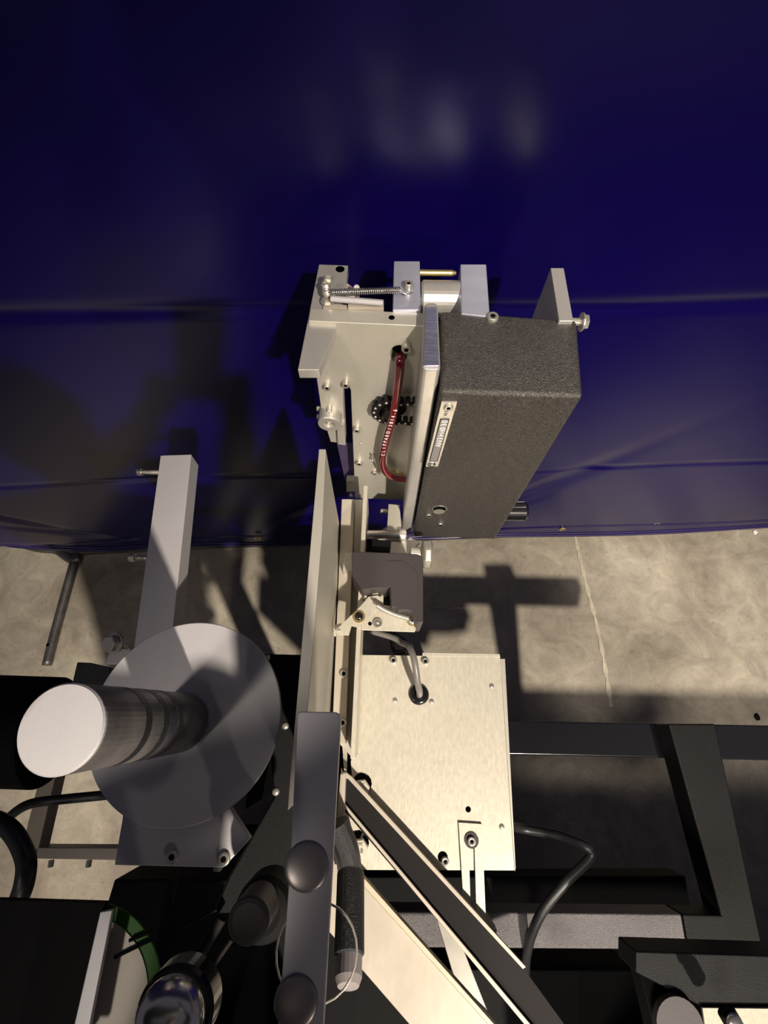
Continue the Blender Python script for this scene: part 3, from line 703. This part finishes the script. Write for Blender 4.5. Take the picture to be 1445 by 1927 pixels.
cv_ = thing('added_shade_box', (.85, -.75, 0), 'added black box for shading the floor, standing on the floor in front, beyond the bottom right corner', 'shade box')  # unseen box added to block the right spot and shade the floor
bm = bmesh.new(); extr(bm, [Vector((x, y, .97)) for x, y in ((.34,-.50),(1.5,-.50),(1.5,-.95),(.34,-.95))], Vector((0,0,-.85))); link('side_body', bm, 'blackpaint', cv_, bev=.004)
for x in (.40, 1.44):
    for y in (-.56, -.89): link('leg', cyl((x,y,0), (x,y,.13), .02, 12), 'steel', cv_)
# ================================================================== the photographer, standing at the machine behind the lens
RC = co.matrix_world.to_3x3(); c_up = RC @ Vector((0,1,0)); c_rt = RC @ Vector((1,0,0)); c_bk = RC @ Vector((0,0,1))
LENS = Vector((0, 0, CAMZ))
M['jacket'] = mat('dark_cotton', (.030,.032,.040), .85, bump=.2, bscale=200)
M['jeans'] = mat('dark_denim', (.03,.045,.085), .9, bump=.3, bscale=300)
M['skin'] = mat('skin', (.50,.30,.21), .55)
M['hair'] = mat('brown_hair', (.035,.022,.015), .7, bump=.6, bscale=120, stretch=(1,1,.2))
def skinned(name, verts, edges, m, parent, sub=2):
    me = bpy.data.meshes.new(name); me.from_pydata([Vector(v[0]) for v in verts], edges, []); me.materials.append(M[m])
    o = bpy.data.objects.new(name, me); COL.objects.link(o); o.parent = parent; o.location = -parent.location
    md = o.modifiers.new('skin', 'SKIN'); md.use_smooth_shade = True
    for i, v in enumerate(verts):
        r = v[1]; me.skin_vertices[0].data[i].radius = r if isinstance(r, tuple) else (r, r)
    for i in range(len(verts)): me.skin_vertices[0].data[i].use_root = (i == 0)
    o.modifiers.new('sub', 'SUBSURF').levels = sub; o.modifiers['sub'].render_levels = sub
    return o
px = -.205
pr = thing('person', (px, -.50, 0), 'person in a dark jacket and jeans standing at the machine, holding up a phone', 'person')
phc = LENS - c_up*.055 + c_bk*.007
hands = {}
for sgn in (-1, 1): hands[sgn] = phc + c_rt*sgn*.052 - c_up*.05 + c_bk*.012
V = [((px,-.58,.98),(.165,.115)), ((px,-.50,1.18),(.155,.115)), ((px,-.42,1.38),(.185,.12)), ((px,-.37,1.51),(.15,.10)), ((px,-.34,1.61),(.062,.062))]
E_ = [(0,1),(1,2),(2,3),(3,4)]
for sgn in (-1, 1):
    h = hands[sgn]; w = h - c_up*.075 + c_rt*sgn*.02 + c_bk*.01; n0 = len(V)
    V += [((px+sgn*.19,-.36,1.50),(.068,.068)), ((px+sgn*.21,-.22,1.34),(.050,.050)), (w,(.034,.034))]
    E_ += [(3,n0),(n0,n0+1),(n0+1,n0+2)]
skinned('jacket', V, E_, 'jacket', pr)
V = [((px,-.56,1.04),(.150,.110)), ((px,-.58,.94),(.155,.112))]; E_ = [(0,1)]
for sgn in (-1, 1):
    n0 = len(V)
    V += [((px+sgn*.095,-.58,.80),(.086,.086)), ((px+sgn*.11,-.57,.50),(.064,.064)), ((px+sgn*.12,-.61,.10),(.050,.050))]
    E_ += [(1,n0),(n0,n0+1),(n0+1,n0+2)]
skinned('trousers', V, E_, 'jeans', pr)
for sgn in (-1, 1):
    skinned('shoe', [((px+sgn*.12,-.66,.055),(.045,.045)), ((px+sgn*.125,-.57,.050),(.045,.042)), ((px+sgn*.135,-.46,.038),(.046,.030))], [(0,1),(1,2)], 'blackplastic', pr)
# head, tilted down towards the phone
hc = Vector((px+.01,-.29,1.73)); tilt = Matrix.Rotation(math.radians(-24), 3, 'X')
bm = bmesh.new(); bmesh.ops.create_uvsphere(bm, u_segments=32, v_segments=24, radius=1)
for v in bm.verts:
    x, y, z = v.co; k = 1-.22*max(0, -z)**1.5
    q = Vector((x*.076*k, y*.096*(1-.10*max(0, -z)), z*.118))
    if y > 0:
        q.y += .020*math.exp(-(x/.16)**2-((z+.12)/.16)**2)                      # nose
        q.y -= .008*(math.exp(-((abs(x)-.38)/.16)**2-((z-.06)/.11)**2))          # eye sockets
        q.y += .006*math.exp(-(x/.30)**2-((z+.52)/.08)**2)+.006*math.exp(-(x/.3)**2-((z+.85)/.15)**2)
    v.co = hc + tilt @ q
link('head', bm, 'skin', pr, smooth=True)
link('neck', cyl((px,-.355,1.55), hc-tilt @ Vector((0,.02,.07)), .050, 20), 'skin', pr, smooth=True)
for sgn in (-1, 1):
    bm = bmesh.new(); bmesh.ops.create_uvsphere(bm, u_segments=12, v_segments=10, radius=1)
    for v in bm.verts: v.co = hc + tilt @ (Vector((v.co.x*.008, v.co.y*.018, v.co.z*.032))+Vector((sgn*.076,-.005,-.005)))
    link('ear', bm, 'skin', pr, smooth=True)
    bm = bmesh.new(); bmesh.ops.create_uvsphere(bm, u_segments=12, v_segments=10, radius=.0115)
    for v in bm.verts: v.co = hc + tilt @ (v.co+Vector((sgn*.030,.078,.008)))
    link('eye', bm, 'white', pr, smooth=True)
    link('iris', lathe([(.0055,0),(0,.001)], hc+tilt @ Vector((sgn*.030,.0893,.005)), tilt @ Vector((0,1,-.15)), 14), 'hair', pr)
link('mouth', tube([hc+tilt @ Vector((x,.096-abs(x)*.25,-.058)) for x in (-.024,-.012,0,.012,.024)], .0035, 8), mat('lips', (.35,.13,.11), .5), pr, smooth=True)
bm = bmesh.new(); bmesh.ops.create_uvsphere(bm, u_segments=32, v_segments=20, radius=1)
bmesh.ops.delete(bm, geom=[v for v in bm.verts if v.co.z < .30 and v.co.y > -.1+.9*(.30-v.co.z)*0 and v.co.y > 0 or v.co.z < -.45 or (v.co.y > .55 and v.co.z < .5)], context='VERTS')
for v in bm.verts: v.co = hc + tilt @ Vector((v.co.x*.083, v.co.y*.104-.002, v.co.z*.128+.002))
hr = link('hair', bm, 'hair', pr, smooth=True); hr.modifiers.new('s','SOLIDIFY').thickness = .006
# hands round the lower half of the phone
for sgn in (-1, 1):
    h = hands[sgn]; w = h - c_up*.075 + c_rt*sgn*.02 + c_bk*.01
    V = [(w.lerp(Vector((px+sgn*.21,-.22,1.34)), .15),.024),(h-c_up*.035+c_rt*sgn*.012,(.030,.019)),(h+c_up*.0+c_rt*sgn*.010,(.030,.016))]; E_ = [(0,1),(1,2)]
    for f in range(4):
        u0 = .018-.018*f; ln = (.024,.027,.025,.019)[f]; n0 = len(V)
        b0 = h+c_up*u0+c_rt*sgn*.012
        V += [(b0+c_rt*sgn*.004-c_bk*.004,.0095),(b0+c_rt*sgn*.001-c_bk*(.010+ln*.5),.0085),(b0-c_rt*sgn*ln*.9-c_bk*(.020),.0078),(b0-c_rt*sgn*ln*1.5-c_bk*.019,.0065)]
        E_ += [(2,n0),(n0,n0+1),(n0+1,n0+2),(n0+2,n0+3)]
    n0 = len(V)
    V += [(h-c_up*.028+c_bk*.010-c_rt*sgn*.0,.012),(h-c_up*.012+c_bk*.018-c_rt*sgn*.012,.0105),(h+c_up*.008+c_bk*.013-c_rt*sgn*.026,.0085)]
    E_ += [(1,n0),(n0,n0+1),(n0+1,n0+2)]
    skinned('hand', V, E_, 'skin', pr)
ph = thing('phone', phc, 'black smartphone held up over the machine by the person', 'phone')
bm = bmesh.new(); q = [phc+c_rt*a*.0365+c_up*b*.077 for a, b in ((-1,-1),(1,-1),(1,1),(-1,1))]; extr(bm, q, c_bk*.008); link('body', bm, 'blackgloss', ph, bev=.003)
bm = bmesh.new(); q = [phc+c_bk*.0082+c_rt*a*.034+c_up*b*.074 for a, b in ((-1,-1),(1,-1),(1,1),(-1,1))]; extr(bm, q, c_bk*.0004); link('screen', bm, 'hole', ph)
link('camera_lens', lathe([(0,0),(.007,0),(.007,.001),(0,.001)], LENS+c_bk*.0068, c_bk, 20), 'blackgloss', ph)
